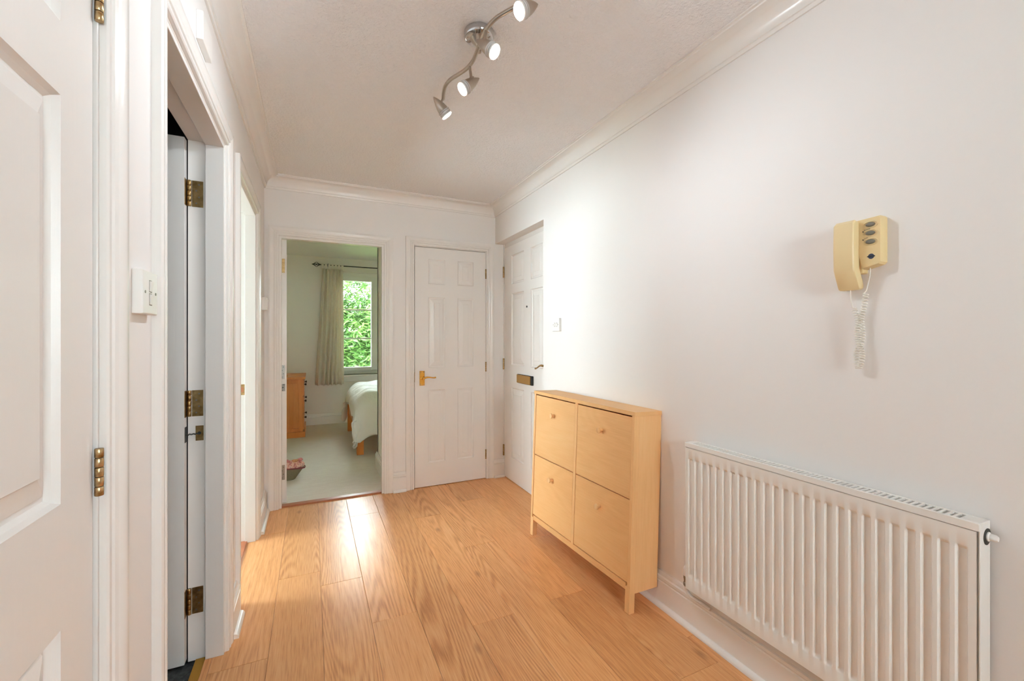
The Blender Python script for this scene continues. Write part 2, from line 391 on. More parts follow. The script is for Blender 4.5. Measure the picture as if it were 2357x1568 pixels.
# cornice
CP = [(0, .086), (.007, .086), (.009, .073), (.014, .071)] + [(.014 + .058 * (1 - math.cos(a)), .013 + .058 * (1 - math.sin(a))) for a in [R_(q) for q in (8, 20, 32, 44, 56, 68, 80, 90)]] + [(.079, .012), (.081, .007), (.090, .006), (.090, 0)]
def cor(px, py, sx, sy, ex=0):
    return [(px + sx * (d + ex), py + sy * (d + ex), H - (h + ex if h else 0)) for d, h in CP]
loop = [cor(XL, YF, 1, 1), cor(XL, YB, 1, -1), cor(XR, YB, -1, -1), cor(XR, YF, -1, 1), cor(XL, YF, 1, 1)]
co = MB().loft(loop, closed=False, caps=False).build('trim_6', GLOSS, smooth=30); struct(co, 'white coved plaster cornice around the hallway ceiling')
def corner_piece(px, py, sx, sy):
    ln = .10
    a = [(px + sx * (ln), py + sy * (d + .002), H - (h + .002 if h else 0)) for d, h in CP]
    b = [(px + sx * (d + .002), py + sy * (d + .002), H - (h + .002 if h else 0)) for d, h in CP]
    c = [(px + sx * (d + .002), py + sy * (ln), H - (h + .002 if h else 0)) for d, h in CP]
    MB().loft([a, b, c], closed=False, caps=False).build('corner_block', GLOSS, co, smooth=30)
corner_piece(XL, YB, 1, -1); corner_piece(XR, YB, -1, -1)

# ------------------------------------------------------------------ doors
RING = [(0, 0), (.0035, -.0045), (.009, -.0075), (.0155, -.0075), (.018, -.0055), (.046, -.0015), (.048, .0)]
def leaf(parent, org, U, N, W, Hh, T, panels, mat, name='leaf', ring=RING):
    """org: bottom corner of the front face; U width direction; N outward normal of the front"""
    org, U, N = Vector(org), Vector(U), Vector(N); Z = Vector((0, 0, 1))
    P = lambda u, z, d=0: org + U * u + Z * z + N * d
    us = sorted({0, W} | {p[0] for p in panels} | {p[1] for p in panels}); zs = sorted({0, Hh} | {p[2] for p in panels} | {p[3] for p in panels})
    inside = lambda u, z: any(p[0] < u < p[1] and p[2] < z < p[3] for p in panels)
    mb = MB()
    for i in range(len(us) - 1):
        for j in range(len(zs) - 1):
            if not inside((us[i] + us[i+1]) / 2, (zs[j] + zs[j+1]) / 2):
                mb.add([P(us[i], zs[j]), P(us[i+1], zs[j]), P(us[i+1], zs[j+1]), P(us[i], zs[j+1])], [(0, 1, 2, 3)])
    mb.add([P(0, 0), P(W, 0), P(W, Hh), P(0, Hh), P(0, 0, -T), P(W, 0, -T), P(W, Hh, -T), P(0, Hh, -T)], [(5, 4, 7, 6), (0, 4, 5, 1), (1, 5, 6, 2), (2, 6, 7, 3), (3, 7, 4, 0)])
    lf = mb.build(name, mat, parent)
    for u0, u1, z0, z1 in panels:
        m2 = MB(); m2.loft([[P(u0 + o, z0 + o, d), P(u1 - o, z0 + o, d), P(u1 - o, z1 - o, d), P(u0 + o, z1 - o, d)] for o, d in ring], caps=False)
        b = len(m2.v); m2.f.append((b - 4, b - 3, b - 2, b - 1))
        m2.build('panel', mat, lf)
    return lf
def hinge(parent, p, axis, zc, hh=.076, r=.0058, mat=OLDBRASS, plates=()):
    """p: (x, y) of the pin; plates: boxes (x0,x1,y0,y1)"""
    mb = MB(); n = 5
    for k in range(n):
        z0 = zc - hh / 2 + hh * k / n + .0006; z1 = zc - hh / 2 + hh * (k + 1) / n - .0006
        mb.lathe((p[0], p[1], z0), (p[0], p[1], z1), [(0, r * .9), (.0008, r), (z1 - z0 - .0008, r), (z1 - z0, r * .9)], 12)
    hg = mb.build('hinge', mat, parent, smooth=40)
    for q in plates:
        pl = MB().box(*q, zc - hh / 2, zc + hh / 2).build('hinge_plate', mat, hg, bevel=.0004)
        dx, dy = abs(q[1] - q[0]), abs(q[3] - q[2])
        for k in range(4):
            zz = zc - hh / 2 + hh * (.14 + .24 * k); off = .25 if k % 2 else -.25
            if dx < dy: c = ((q[0] + q[1]) / 2, (q[2] + q[3]) / 2 + off * dy * .5, zz); a = (dx * .62, .0032, .0032)
            else: c = ((q[0] + q[1]) / 2 + off * dx * .5, (q[2] + q[3]) / 2, zz); a = (.0032, dy * .62, .0032)
            d = Vector((1, 0, 0)) if dx < dy else Vector((0, 1, 0)); hl = a[0] if dx < dy else a[1]
            MB().lathe(Vector(c) - d * hl, Vector(c) + d * hl, [(0, .0032), (2 * hl, .0032)], 10).build('screw', STEEL, hg)
    return hg
def six(W, st, mid, rows):
    p = []
    for z0, z1 in rows: p += [(st, (W - mid) / 2, z0, z1), ((W + mid) / 2, W - st, z0, z1)]
    return p
ROWS = [(.195, .80), (.985, 1.57), (1.68, 1.888)]
# door_1: cupboard door on the end wall
d1 = empty('door_1', ((D0 + D1) / 2, YB, 0)); struct(d1, 'closed white six panel cupboard door with brass lever handle on the end wall')
LW = D1 - D0 - .006
leaf(d1, (D0 + .003, YB - .001, .006), (1, 0, 0), (0, -1, 0), LW, 1.982, .035, six(LW, .113, .108, ROWS), DOORW)
for z in (1.80, .985, .216): hinge(d1, (D1 - .001, YB - .006), 'z', z, .085, .006, OLDBRASS)
def lever_handle(parent, c, U, N, L, drop=0.0, mat=BRASS, plate=True):
    c, U, N = Vector(c), Vector(U), Vector(N); Z = Vector((0, 0, 1))
    h = empty('handle', c - (wm(parent).to_translation()), parent)
    if plate:
        mb = MB()
        for wv, hv, d0, d1 in ((.021, .0605, 0, .003), (.0185, .058, .003, .006)):
            q = [c + U * a * wv + Z * b * hv for a, b in ((-1, -1), (1, -1), (1, 1), (-1, 1))]
            mb.loft([[p + N * d0 for p in q], [p + N * d1 for p in q]])
        mb.build('back_plate', mat, h, bevel=.001)
        for a in (-1, 1):
            for b in (-1, 1):
                s0 = c + U * a * .012 + Z * b * .05
                MB().lathe(s0 + N * .006, s0 + N * .0078, [(0, .0034), (.0012, .0034), (.0018, .001)], 10).build('screw', STEEL, h)
    MB().lathe(c, c + N * .05, [(.004, .013), (.012, .0135), (.015, .0085), (.040, .0075), (.046, .0085), (.05, .006)], 16).build('spindle_boss', mat, h, smooth=40)
    pts = [c + N * .044 + U * (L * t) + Z * (drop * t + .006 * math.sin(t * 5.2)) for t in [k / 12 for k in range(13)]]
    rad = [.0085, .0085, .008, .0075, .0068, .006, .0055, .0052, .005, .005, .0054, .0062, .0058]
    MB().tube(pts, rad, 10).build('lever', mat, h, smooth=50)
    return h
lever_handle(d1, (.822, YB - .001, .905), (1, 0, 0), (0, -1, 0), .105, .012)
MB().box(D0 - .0005, D0 + .0028, YB - .003, YB + .02, .875, .955).build('latch_plate', OLDBRASS, d1)

# door_2: front door in the recess
d2 = empty('door_2', (XFD, 3.08, 0)); struct(d2, 'white six panel front door with letter plate set in a recess')
FW = .85; FY1 = 3.505; FY0 = FY1 - FW
fp = [(.146, .389, .2, .806), (.146, .389, 1.0, 1.615), (.146, .389, 1.693, 1.945), (.511, .704, .2, .806), (.511, .704, 1.0, 1.615), (.511, .704, 1.693, 1.945)]
fl_leaf = leaf(d2, (XFD, FY1, .006), (0, -1, 0), (-1, 0, 0), FW, 2.03, .044, fp, DOORW, ring=[(o * 1.15, d * 1.5) for o, d in RING])
for z in (1.826, 1.006, .237): hinge(d2, (XFD - .006, FY1 + .004), 'z', z, .10, .0075, OLDBRASS)
lp = empty('letter_plate', Vector((XFD, 3.082, .902)) - d2.location, d2)
MB().box(XFD - .014, XFD, 3.082 - .132, 3.082 + .132, .902 - .036, .902 + .036).build('surround', BLACK, lp, bevel=.001)
MB().box(XFD - .020, XFD - .013, 3.082 - .108, 3.082 + .130, .902 - .033, .902 + .033).build('flap', LETTERB, lp, bevel=.001)
MB().lathe((XFD - .004, 3.061, 1.489), (XFD + .01, 3.061, 1.489), [(0, .008), (.014, .008)], 14).build('peephole', IRON, d2)
lever_handle(d2, (XFD, 2.725, 1.035), (0, 1, 0), (-1, 0, 0), .115, -.022, OLDBRASS, plate=False)
MB().box(XFD - .008, XFD, 2.705, 2.745, .94, 1.09).build('handle_plate', OLDBRASS, d2, bevel=.001)
t7 = empty('trim_7', (XFD, 3.08, 2.05)); struct(t7, 'white front door frame inside the recess')
MB().box(XFD + .004, XFD + .05, YREC, YB, 2.039, 2.073).build('head_lining', GLOSS, t7)
MB().box(XFD - .004, XFD + .05, FY1 + .003, YB, 0, 2.073).build('jamb', GLOSS, t7)
MB().box(XFD + .004, XFD + .05, YREC, FY0 - .003, 0, 2.04).build('jamb', GLOSS, t7)

# door_3: near closed door in the left wall
d3 = empty('door_3', (XL, .5, 0)); struct(d3, 'closed white grained panel door with brass hinges on the left wall')
AW = A1 - A0 - .010
leaf(d3, (XL - .004, A1 - .007, .006), (0, -1, 0), (1, 0, 0), AW, 1.98, .035, six(AW, .094, .10, [(.2, .828), (1.002, 1.566), (1.667, 1.88)]), DOORW, ring=[(o * 1.05, d * 1.9) for o, d in RING])
for z in (1.778, 1.024, .22): hinge(d3, (XL + .003, A1 - .004), 'z', z, .076, .0058, HINGEB)

# door_4: leaf standing open in the dark room
d4 = empty('door_4', (XL - .12, 1.99, 0)); struct(d4, 'white door standing open into the dark room, on brass hinges')
leaf(d4, (XL - .124, 1.972, .012), (-1, 0, 0), (0, -1, 0), .762, 1.978, .036, six(.762, .12, .11, ROWS), DOORW)
for z in (1.79, .987, .231):
    hinge(d4, (XL - .1145, 2.0015), 'z', z, .10, .0068, OLDBRASS, plates=((XL - .1245, XL - .1228, 1.976, 2.000), (XL - .106, XL - .071, B1 - .0018, B1 + .0002)))
ch = MB()
MB().box(XL - .1245, XL - .1226, 1.979, 2.001, .842, .90).build('closer_plate', IRON, d4)
cp = MB().box(XL - .095, XL - .070, B1 - .002, B1 + .0002, .843, .90).build('closer_plate', OLDBRASS, d4)
MB().lathe((XL - .083, B1 - .004, .872), (XL - .083, B1, .872), [(0, .006), (.004, .006)], 12).build('closer_boss', IRON, cp)
MB().tube([(XL - .123 + .04 * k / 10, 1.990 + .010 * k / 10 - .003, .871 + .0015 * math.sin(k * 2.5)) for k in range(11)], .0026, 8).build('closer_chain', IRON, d4, smooth=60)

# door_5: leaf opened into the left room
d5 = empty('door_5', (XL - .12, C0, 0)); struct(d5, 'white door folded back into the bright side room')
leaf(d5, (XL - .126, C0 + .034, .010), (-1, 0, 0), (0, 1, 0), .69, 1.978, .035, six(.69, .113, .108, ROWS), DOORW)
st = MB().box(XL - .082, XL - .060, C1 - .002, C1 + .0003, .893, .957).build('strike_plate', OLDBRASS, tC)
MB().box(XL - .098, XL - .082, C1 - .002, C1 + .0003, .915, .938).build('strike_lip', OLDBRASS, st)
MB().box(XL - .078, XL - .066, C1 - .0024, C1 - .0018, .91, .94).build('strike_hole', REDWOOD, st)

# door_6: bedroom door, open, edge towards the hall
d6 = empty('door_6', (BD0 + .002, YB + .082, 0), rot=(0, 0, R_(7))); struct(d6, 'white bedroom door standing open with its hinged edge facing the hall')
M6 = wm(d6); leaf(d6, M6 @ Vector((.040, 0, .014)), M6.to_3x3() @ Vector((0, 1, 0)), M6.to_3x3() @ Vector((1, 0, 0)), .70, 1.955, .040, [], DOORW)
bl = [c for c in d6.children][0]
def edge_plate(nm, z0, z1, x0, x1, mat, screws=4):
    Mx = wm(d6)
    mb = MB(); mb.box(x0, x1, -.0016, .001, z0, z1); e = mb.build(nm, mat, d6, local=True)
    for k in range(screws):
        c = Vector(((x0 + x1) / 2 + (.004 if k % 2 else -.004), 0, z0 + (z1 - z0) * (.14 + .72 * k / max(1, screws - 1))))
        MB().lathe(c + Vector((0, -.0022, 0)), c, [(0, .0032), (.0022, .0032)], 10).build('screw', IRON, e, local=True)
edge_plate('hinge_plate', 1.722, 1.826, .001, .028, OLDBRASS, 0)
edge_plate('hinge_plate', .932, 1.036, .001, .028, STEEL)
edge_plate('hinge_plate', .183, .293, .001, .028, STEEL)
edge_plate('closer_plate', .842, .896, .004, .030, STEEL, 2)
MB().tube([(-.004, -.006, .866), (.008, -.006, .868), (.018, -.002, .870)], .004, 8).build('closer_chain', IRON, d6, local=True)

# thresholds
struct(MB().box(BD0, BD1, YB + .012, YB + .065, -.012, .012).build('trim_8', REDWOOD, bevel=.005), 'reddish wooden threshold strip under the bedroom doorway')
struct(MB().box(XL - .095, XL - .063, B0, B1, -.012, .004).build('trim_9', BRASSSTRIP, bevel=.001), 'brass edging strip in the doorway of the dark room')
th = struct(MB().box(XL - .10, XL - .045, C0, C1, -.012, .010).build('trim_10', REDWOOD, bevel=.004), 'reddish wooden threshold strip in the side room doorway')

# ------------------------------------------------------------------ rooms seen through the doorways
XS = -2.6
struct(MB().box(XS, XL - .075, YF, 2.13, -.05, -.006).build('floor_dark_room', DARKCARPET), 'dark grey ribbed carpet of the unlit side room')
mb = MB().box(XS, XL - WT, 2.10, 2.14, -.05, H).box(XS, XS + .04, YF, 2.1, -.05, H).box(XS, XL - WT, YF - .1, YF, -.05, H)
struct(mb.build('wall_dark_room', SHADEWALL), 'walls of the unlit side room with its shade put into their dark colour')
struct(MB().box(XS, XL - WT, YF, 2.14, H, H + .05).build('ceiling_dark_room', SHADEWALL), 'ceiling of the unlit side room with its shade put into the dark colour')
struct(MB().box(XS, XL - .085, 2.14, 3.66, -.05, .004).build('floor_side_room', CARPET), 'pale carpet of the bright side room')
mb = MB().box(XS, XL - WT, 2.14, 2.2, -.05, H).box(XS, XL - WT, 3.66, 3.72, -.05, H)
mb.box(XS - .08, XS, 2.14, 2.4, -.05, H).box(XS - .08, XS, 3.5, 3.72, -.05, H).box(XS - .08, XS, 2.4, 3.5, -.05, .7).box(XS - .08, XS, 2.4, 3.5, 2.1, H)
struct(mb.build('wall_side_room', BEDWALL), 'cream walls of the bright side room')
struct(MB().box(XS - .08, XL - WT, 2.14, 3.72, H, H + .05).build('ceiling_side_room', CEIL), 'white ceiling of the bright side room')
w3 = empty('window_3_offscreen', (XS - .04, 2.95, 1.4)); struct(w3, 'white framed window of the bright side room')
mb = MB()
for a in ((2.4, 2.46, .7, 2.1), (3.44, 3.5, .7, 2.1), (2.46, 3.44, .7, .76), (2.46, 3.44, 2.04, 2.1)): mb.box(XS - .07, XS - .02, *a)
mb.build('window_frame', GLOSS, w3); MB().box(XS - .05, XS - .046, 2.46, 3.44, .76, 2.04).build('pane', GLASS, w3)

# bedroom shell
struct(MB().box(XBEDL, XBEDR, YB + .055, YBED, -.05, .006).build('floor_bedroom', CARPET), 'cream carpet of the bedroom')
struct(MB().box(XBEDL - .1, XBEDR + .1, YB + .1, YBED + .2, H, H + .06).build('ceiling_bedroom', plain('bedroom_ceiling_white', srgb(246, 245, 242), .7)), 'smooth white bedroom ceiling')
WX0, WX1, WZ0, WZ1 = .22, 1.98, .70, 2.21
mb = MB().box(XBEDL - .1, WX0, YBED, YBED + .2, -.05, H).box(WX1, XBEDR + .1, YBED, YBED + .2, -.05, H).box(WX0, WX1, YBED, YBED + .2, -.05, WZ0).box(WX0, WX1, YBED, YBED + .2, WZ1, H)
mb.box(XBEDL - .1, XBEDL, YB + .1, YBED, -.05, H).box(XBEDR, XBEDR + .1, 3.7, YBED, -.05, H)
mb.box(XBEDL, XL, YB + .09, YB + .1, -.05, H)
mb.box(.565, .62, YB + .1, 4.25, -.05, H).box(.565, XBEDR, 4.2, 4.26, -.05, H)
struct(mb.build('wall_bedroom', BEDWALL), 'pale cream bedroom walls around the window and built-in cupboard')
baseboard('baseboard_bedroom', 'white skirting along the bedroom walls', [('y', YBED, -1, XBEDL, XBEDR, 0), ('x', .565, -1, YB + .1, 4.26, 0)])

# ------------------------------------------------------------------ bedroom window
win = empty('window_1', (1.1, YBED + .1, WZ0)); struct(win, 'white framed bedroom window with horizontal glazing bars')
yA, yB = YBED + .10, YBED + .165
mb = MB()
for a in ((WX0, WX0 + .05, WZ0, WZ1), (WX1 - .05, WX1, WZ0, WZ1), (WX0 + .05, WX1 - .05, WZ0, WZ0 + .05), (WX0 + .05, WX1 - .05, WZ1 - .05, WZ1), (.885, .925, WZ0 + .05, WZ1 - .05)): mb.box(a[0], a[1], yA, yB, a[2], a[3])
mb.build('window_frame', PLAST, win, bevel=.003)
for x0, x1 in ((WX0 + .05, .885), (.925, WX1 - .05)):
    z0, z1 = WZ0 + .05, WZ1 - .05; s = .072
    mb = MB()
    for a in ((x0, x0 + s, z0, z1), (x1 - s, x1, z0, z1), (x0 + s, x1 - s, z0, z0 + s - .02), (x0 + s, x1 - s, z1 - s, z1)): mb.box(a[0], a[1], yA - .018, yB - .01, a[2], a[3])
    cs = mb.build('casement', PLAST, win, bevel=.004)
    g0, g1 = z0 + s - .02, z1 - s; zz = [g0, g0 + (g1 - g0) / 3, g0 + (g1 - g0) * 2 / 3, g1]
    for k in range(3): MB().box(x0 + s, x1 - s, yA + .02, yA + .024, zz[k], zz[k + 1]).build('pane', GLASS, cs)
    for k in (1, 2): MB().box(x0 + s, x1 - s, yA + .012, yA + .032, zz[k] - .011, zz[k] + .011).build('glazing_bar', PLAST, cs, bevel=.002)
hx = .965; hd = MB().box(hx - .012, hx + .012, yA - .03, yA - .017, 1.44, 1.51).build('window_handle', STEEL, win, bevel=.002)
MB().tube([(hx, yA - .03, 1.475), (hx, yA - .055, 1.475), (hx, yA - .055, 1.36)], .008, 8).build('lever', STEEL, hd, smooth=50)
MB().box(WX0 - .04, WX1 + .04, YBED - .035, YBED + .10, WZ0 - .028, WZ0).build('window_sill', GLOSS, win, bevel=.006)
MB().box(WX0 - .02, WX1 + .02, YBED - .018, YBED, WZ0 - .10, WZ0 - .028).build('apron', GLOSS, win, bevel=.003)

# curtain rail, curtain
YR = YBED - .085; ZR = 2.272
cr = empty('curtain_pole', (1.1, YR, ZR)); tag(cr, 'thin dark iron curtain pole with a cage finial above the bedroom window', 'curtain pole')
MB().tube([(.115, YR, ZR), (2.1, YR, ZR)], .0075, 10).build('pole', IRON, cr, smooth=60)
fx0, fx1 = -.005, .112
for k in range(4):
    pts = []
    for i in range(15):
        s_ = i / 14; a = k * math.pi / 2 + s_ * math.pi * 1.1; rr = .032 * math.sin(math.pi * s_)
        pts.append((fx1 - .014 - (fx1 - fx0 - .03) * s_, YR + rr * math.cos(a), ZR + rr * math.sin(a)))
    MB().tube(pts, .0032, 6).build('finial_wire', IRON, cr, smooth=60)
MB().lathe((fx1, YR, ZR), (fx0, YR, ZR), [(0, .0085), (.014, .0085), (.016, .004), (.100, .004), (.104, .008), (.112, .006), (.117, .001)], 10).build('finial_core', IRON, cr, smooth=50)
for bxp in (.205, 2.05):
    MB().tube([(bxp, YR, ZR + .02), (bxp, YR - .002, ZR - .012), (bxp, YBED - .004, ZR - .012)], .005, 8).build('bracket', IRON, cr, smooth=60)
cu = empty('curtain', (.24, YR, .6)); tag(cu, 'cream tab top curtain drawn aside at the left of the bedroom window', 'curtain')
nx_, nz_ = 90, 40; ZT_, ZB_ = ZR - .055, .575
mb = MB(); vs = []
for j in range(nz_ + 1):
    s_ = j / nz_; z = ZT_ + (ZB_ - ZT_) * s_
    xl = .125 - .085 * s_ ** 1.2; xr = .405 - .004 * s_
    for i in range(nx_ + 1):
        q = i / nx_; amp = .024 + .020 * s_
        ph = 2 * math.pi * 6.2 * (q + .025 * math.sin(q * 9 + s_ * 1.3))
        x = xl + (xr - xl) * q + .010 * math.sin(2 * ph) * (.4 + s_)
        y = YR - .012 + amp * math.sin(ph) + .006 * math.sin(q * 40 + s_ * 6)
        vs.append((x, y, z + .008 * math.sin(ph) * s_))
fs = [(j * (nx_ + 1) + i, j * (nx_ + 1) + i + 1, (j + 1) * (nx_ + 1) + i + 1, (j + 1) * (nx_ + 1) + i) for j in range(nz_) for i in range(nx_)]
mb.add(vs, fs); o = mb.build('curtain_cloth', LINEN, cu, smooth=80)
m = o.modifiers.new('thick', 'SOLIDIFY'); m.thickness = .002
for k in range(7):
    x = .135 + k * .043; q = []
    for i in range(13):
        a = -math.pi / 2 + math.pi * 2 * i / 12
        q.append((YR + .013 * math.cos(a), ZR + .013 * math.sin(a) if i not in (0, 12) else ZT_ - .012))
    MB().loft([[(x + dx, y, z) for y, z in q] for dx in (-.016, .016)], closed=False, caps=False).build('tab', LINEN, cu, smooth=60)

# chest of drawers ------------------------------------------------------
CX1, CY0, CY1, CZ = -.105, 5.93, 6.62, .725; CX0 = -.52
cd = empty('chest_of_drawers', ((CX0 + CX1) / 2, (CY0 + CY1) / 2, .006)); tag(cd, 'orange oak chest of drawers with dark knobs against the bedroom wall', 'chest of drawers')
MB().box(CX0, CX1 + .028, CY0 - .028, CY1 + .02, CZ, CZ + .027).build('top', OAKBED, cd, bevel=.003)
MB().box(CX0, CX1 + .028, CY0 - .022, CY1 + .015, .006, .075).build('plinth', OAKBED, cd, bevel=.003)
MB().box(CX0 + .01, CX1 - .004, CY0 + .012, CY1, .075, CZ).build('body', OAKBED, cd)
mb = MB().box(CX1 - .045, CX1, CY0, CY0 + .02, .075, CZ).box(CX0, CX0 + .045, CY0, CY0 + .02, .075, CZ).box(CX0 + .045, CX1 - .045, CY0, CY0 + .02, .075, .118).box(CX0 + .045, CX1 - .045, CY0, CY0 + .02, .672, CZ)
mb.build('side_frame', OAKBED, cd, bevel=.001)
for k in range(6):
    a = CX0 + .046 + k * (CX1 - CX0 - .092) / 6; b = a + (CX1 - CX0 - .092) / 6
    MB().box(a + .0006, b - .0006, CY0 + .009, CY0 + .013, .118, .672).build('side_board', OAKBED, cd, bevel=.001)
for k in range(3):
    z0 = .095 + k * .21; dr = MB().box(CX1 - .004, CX1 + .012, CY0 + .02, CY1 - .02, z0, z0 + .195).build('drawer_front', OAKBED, cd, bevel=.002)
    for yy in (CY0 + .16, CY1 - .16):
        MB().lathe((CX1 + .012, yy, z0 + .13), (CX1 + .04, yy, z0 + .13), [(0, .006), (.010, .006), (.016, .014), (.024, .015), (.028, .009)], 14).build('knob', KNOBD, dr, smooth=50)
tr = empty('trinket', (-.30, 6.0, CZ + .027)); tag(tr, 'tiny brass trinket on the chest of drawers', 'ornament')
MB().tube([(-.325 + .05 * k / 12, 6.0, CZ + .034 + .010 * abs(math.sin(k * .8))) for k in range(13)], .006, 8).build('scroll', BRASS, tr, smooth=60)
MB().lathe((-.335, 6.0, CZ + .027), (-.335, 6.0, CZ + .05), [(0, .010), (.004, .010), (.010, .005), (.018, .008), (.023, .003)], 12).build('stem', BRASS, tr, smooth=50)

# bed -------------------------------------------------------------------
BX, BY0, BY1 = .425, 4.76, 6.10
bd = empty('bed', (1.4, 5.43, .006)); tag(bd, 'double bed with orange oak frame and square legs under a white duvet', 'bed')
for y0 in (BY0, BY1 - .07):
    MB().box(BX, BX + .07, y0, y0 + .07, .006, .44).build('leg', OAKBED, bd, bevel=.003)
    MB().box(2.40, 2.47, y0, y0 + .07, .006, .95).build('leg', OAKBED, bd, bevel=.003)
MB().box(BX + .012, BX + .05, BY0 + .07, BY1 - .07, .24, .42).build('foot_rail', OAKBED, bd, bevel=.003)
for y0 in (BY0 + .015, BY1 - .05): MB().box(BX + .07, 2.40, y0, y0 + .035, .24, .40).build('side_rail', OAKBED, bd, bevel=.003)
MB().box(2.41, 2.45, BY0 + .07, BY1 - .07, .35, .92).build('headboard', OAKBED, bd, bevel=.003)
MB().box(BX + .055, 2.395, BY0 + .055, BY1 - .055, .30, .545).build('mattress', COTTON, bd, bevel=.05, seg=4)
# duvet: one draped sheet with thickness
na, nb = 110, 110; ex, eyn, eyf = BX + .02, BY0 - .015, BY1 + .02; ztop = .625
def edge(s, ov, r=.13):
    """s: arc distance in from the hem; returns (inset relative to the edge, drop)"""
    d = s - ov
    if d > r: return d - 0.0 * r, 0.0
    if d > -r * .9:
        a = (r - d) / (1.9 * r) * math.pi / 2; return r - r * 1.35 * math.sin(a), r * 1.25 * (1 - math.cos(a))
    return r - r * 1.35 - .04 * min(1, (-d - .9 * r) / .2), r * 1.25 + (-d - .9 * r)
vs = []
La, Lb = 1.75, (eyf - eyn) + .36 + .30
for j in range(nb + 1):
    for i in range(na + 1):
        a = La * i / na; b = Lb * j / nb
        ova = .17 + .035 * math.sin(b * 3.1 + .6) + .02 * math.sin(b * 11)
        ovb = .345 + .03 * math.sin(a * 4.2) + .015 * math.sin(a * 13)
        ia, da = edge(a, ova); dnear = b; dfar = Lb - b
        if dnear < dfar: ib, db = edge(dnear, ovb); y = eyn + ib
        else: ib, db = edge(dfar, .30); y = eyf - ib
        x = ex + ia; z = ztop - da - db
        dr = min(1, (da + db) / .25)
        puff = .022 * math.sin(a * 7 + 2.2 * math.sin(b * 3.3)) * math.sin(b * 5 + 1.3 * math.sin(a * 4)) + .009 * math.sin(a * 23 + b * 9) * math.cos(b * 19)
        z += puff * (1 - .4 * dr) + .05 * (1 - dr) * math.exp(-((a - .75) / .55) ** 2)
        x += -.012 * math.sin(b * 17 + 3 * math.sin(b * 5)) * dr * (1 if da > .05 else 0)
        y += -(.016 * math.sin(a * 19 + 2 * math.sin(a * 6)) + .02) * dr * (1 if db > .05 else 0)
        vs.append((x, y, max(z, .13 + .03 * math.sin(a * 9))))
fs = [(j * (na + 1) + i, j * (na + 1) + i + 1, (j + 1) * (na + 1) + i + 1, (j + 1) * (na + 1) + i) for j in range(nb) for i in range(na)]
dv = MB().add(vs, fs).build('duvet', COTTON, smooth=180, origin=(1.2, 5.43, .6)); tag(dv, 'puffy white duvet draped over the foot and side of the bed', 'duvet')
m = dv.modifiers.new('thick', 'SOLIDIFY'); m.thickness = .025; m.offset = -1

# fabric doorstop by the open bedroom door
ds = empty('fabric_doorstop', (-.19, 4.22, .006)); tag(ds, 'small olive and pink floral fabric doorstop on the carpet by the bedroom door', 'doorstop')
def blob(cx, cyy, rx, ry, z0, z1, n=20, rows=8, pw=.5, lean=.0):
    rings = []
    for k in range(rows + 1):
        s_ = k / rows; prof = (math.sin(math.pi * (.12 + .80 * s_))) ** pw
        rings.append([(cx + rx * prof * math.copysign(abs(math.cos(q)) ** .75, math.cos(q)), cyy + lean * s_ + ry * prof * math.copysign(abs(math.sin(q)) ** .75, math.sin(q)), z0 + (z1 - z0) * s_) for q in [2 * math.pi * i / n for i in range(n)]])
    return MB().loft(rings)
def wedge(z0, z1, g):
    """cushion shaped body, fuller and leaning towards the room at its right end"""
    rings = []
    for k in range(9):
        s_ = k / 8; zz = z0 + (z1 - z0) * s_
        pr = math.sin(math.pi * (.16 + .68 * s_)) ** .6 if g else 1
        wr = (.055 + .075 * min(1, zz / .10)) * pr; dp = (.085 - .03 * zz / .16) * pr
        rings.append([(-.19 + (wr if math.cos(q) > 0 else .10 * pr) * math.copysign(abs(math.cos(q)) ** .6, math.cos(q)), 4.25 + dp * math.copysign(abs(math.sin(q)) ** .7, math.sin(q)), zz) for q in [2 * math.pi * i / 28 for i in range(28)]])
    return MB().loft(rings)
wedge(.006, .098, False).build('olive_side', OLIVE, ds, smooth=60)
wedge(.080, .150, True).build('floral_top', FLORAL, ds, smooth=70)
mb = MB(); hem = [(-.19 + .132 * math.copysign(abs(math.cos(q)) ** .6, math.cos(q)) * (1 if math.cos(q) > 0 else .78), 4.25 + .068 * math.copysign(abs(math.sin(q)) ** .7, math.sin(q)), .100 - .01 * math.cos(q)) for q in [2 * math.pi * i / 36 for i in range(37)]]
mb.tube(hem, .006, 6, caps=False).build('piping', plain('maroon_piping', srgb(128, 62, 66), .8), ds, smooth=60)
for q_, (px_, py_, mt) in enumerate(((-.20, 4.235, PINKP), (-.135, 4.225, PEACH), (-.10, 4.25, PINKP))):
    for k in range(6):
        a = k * math.pi / 3 + q_
        c0 = Vector((px_, py_, .150)); tip = c0 + Vector((.026 * math.cos(a), .026 * math.sin(a), .004 + .004 * (k % 3)))
        MB().tube([c0, c0.lerp(tip, .5) + Vector((0, 0, .004)), tip], [.004, .012, .004], 8).build('petal', mt, ds, smooth=80)

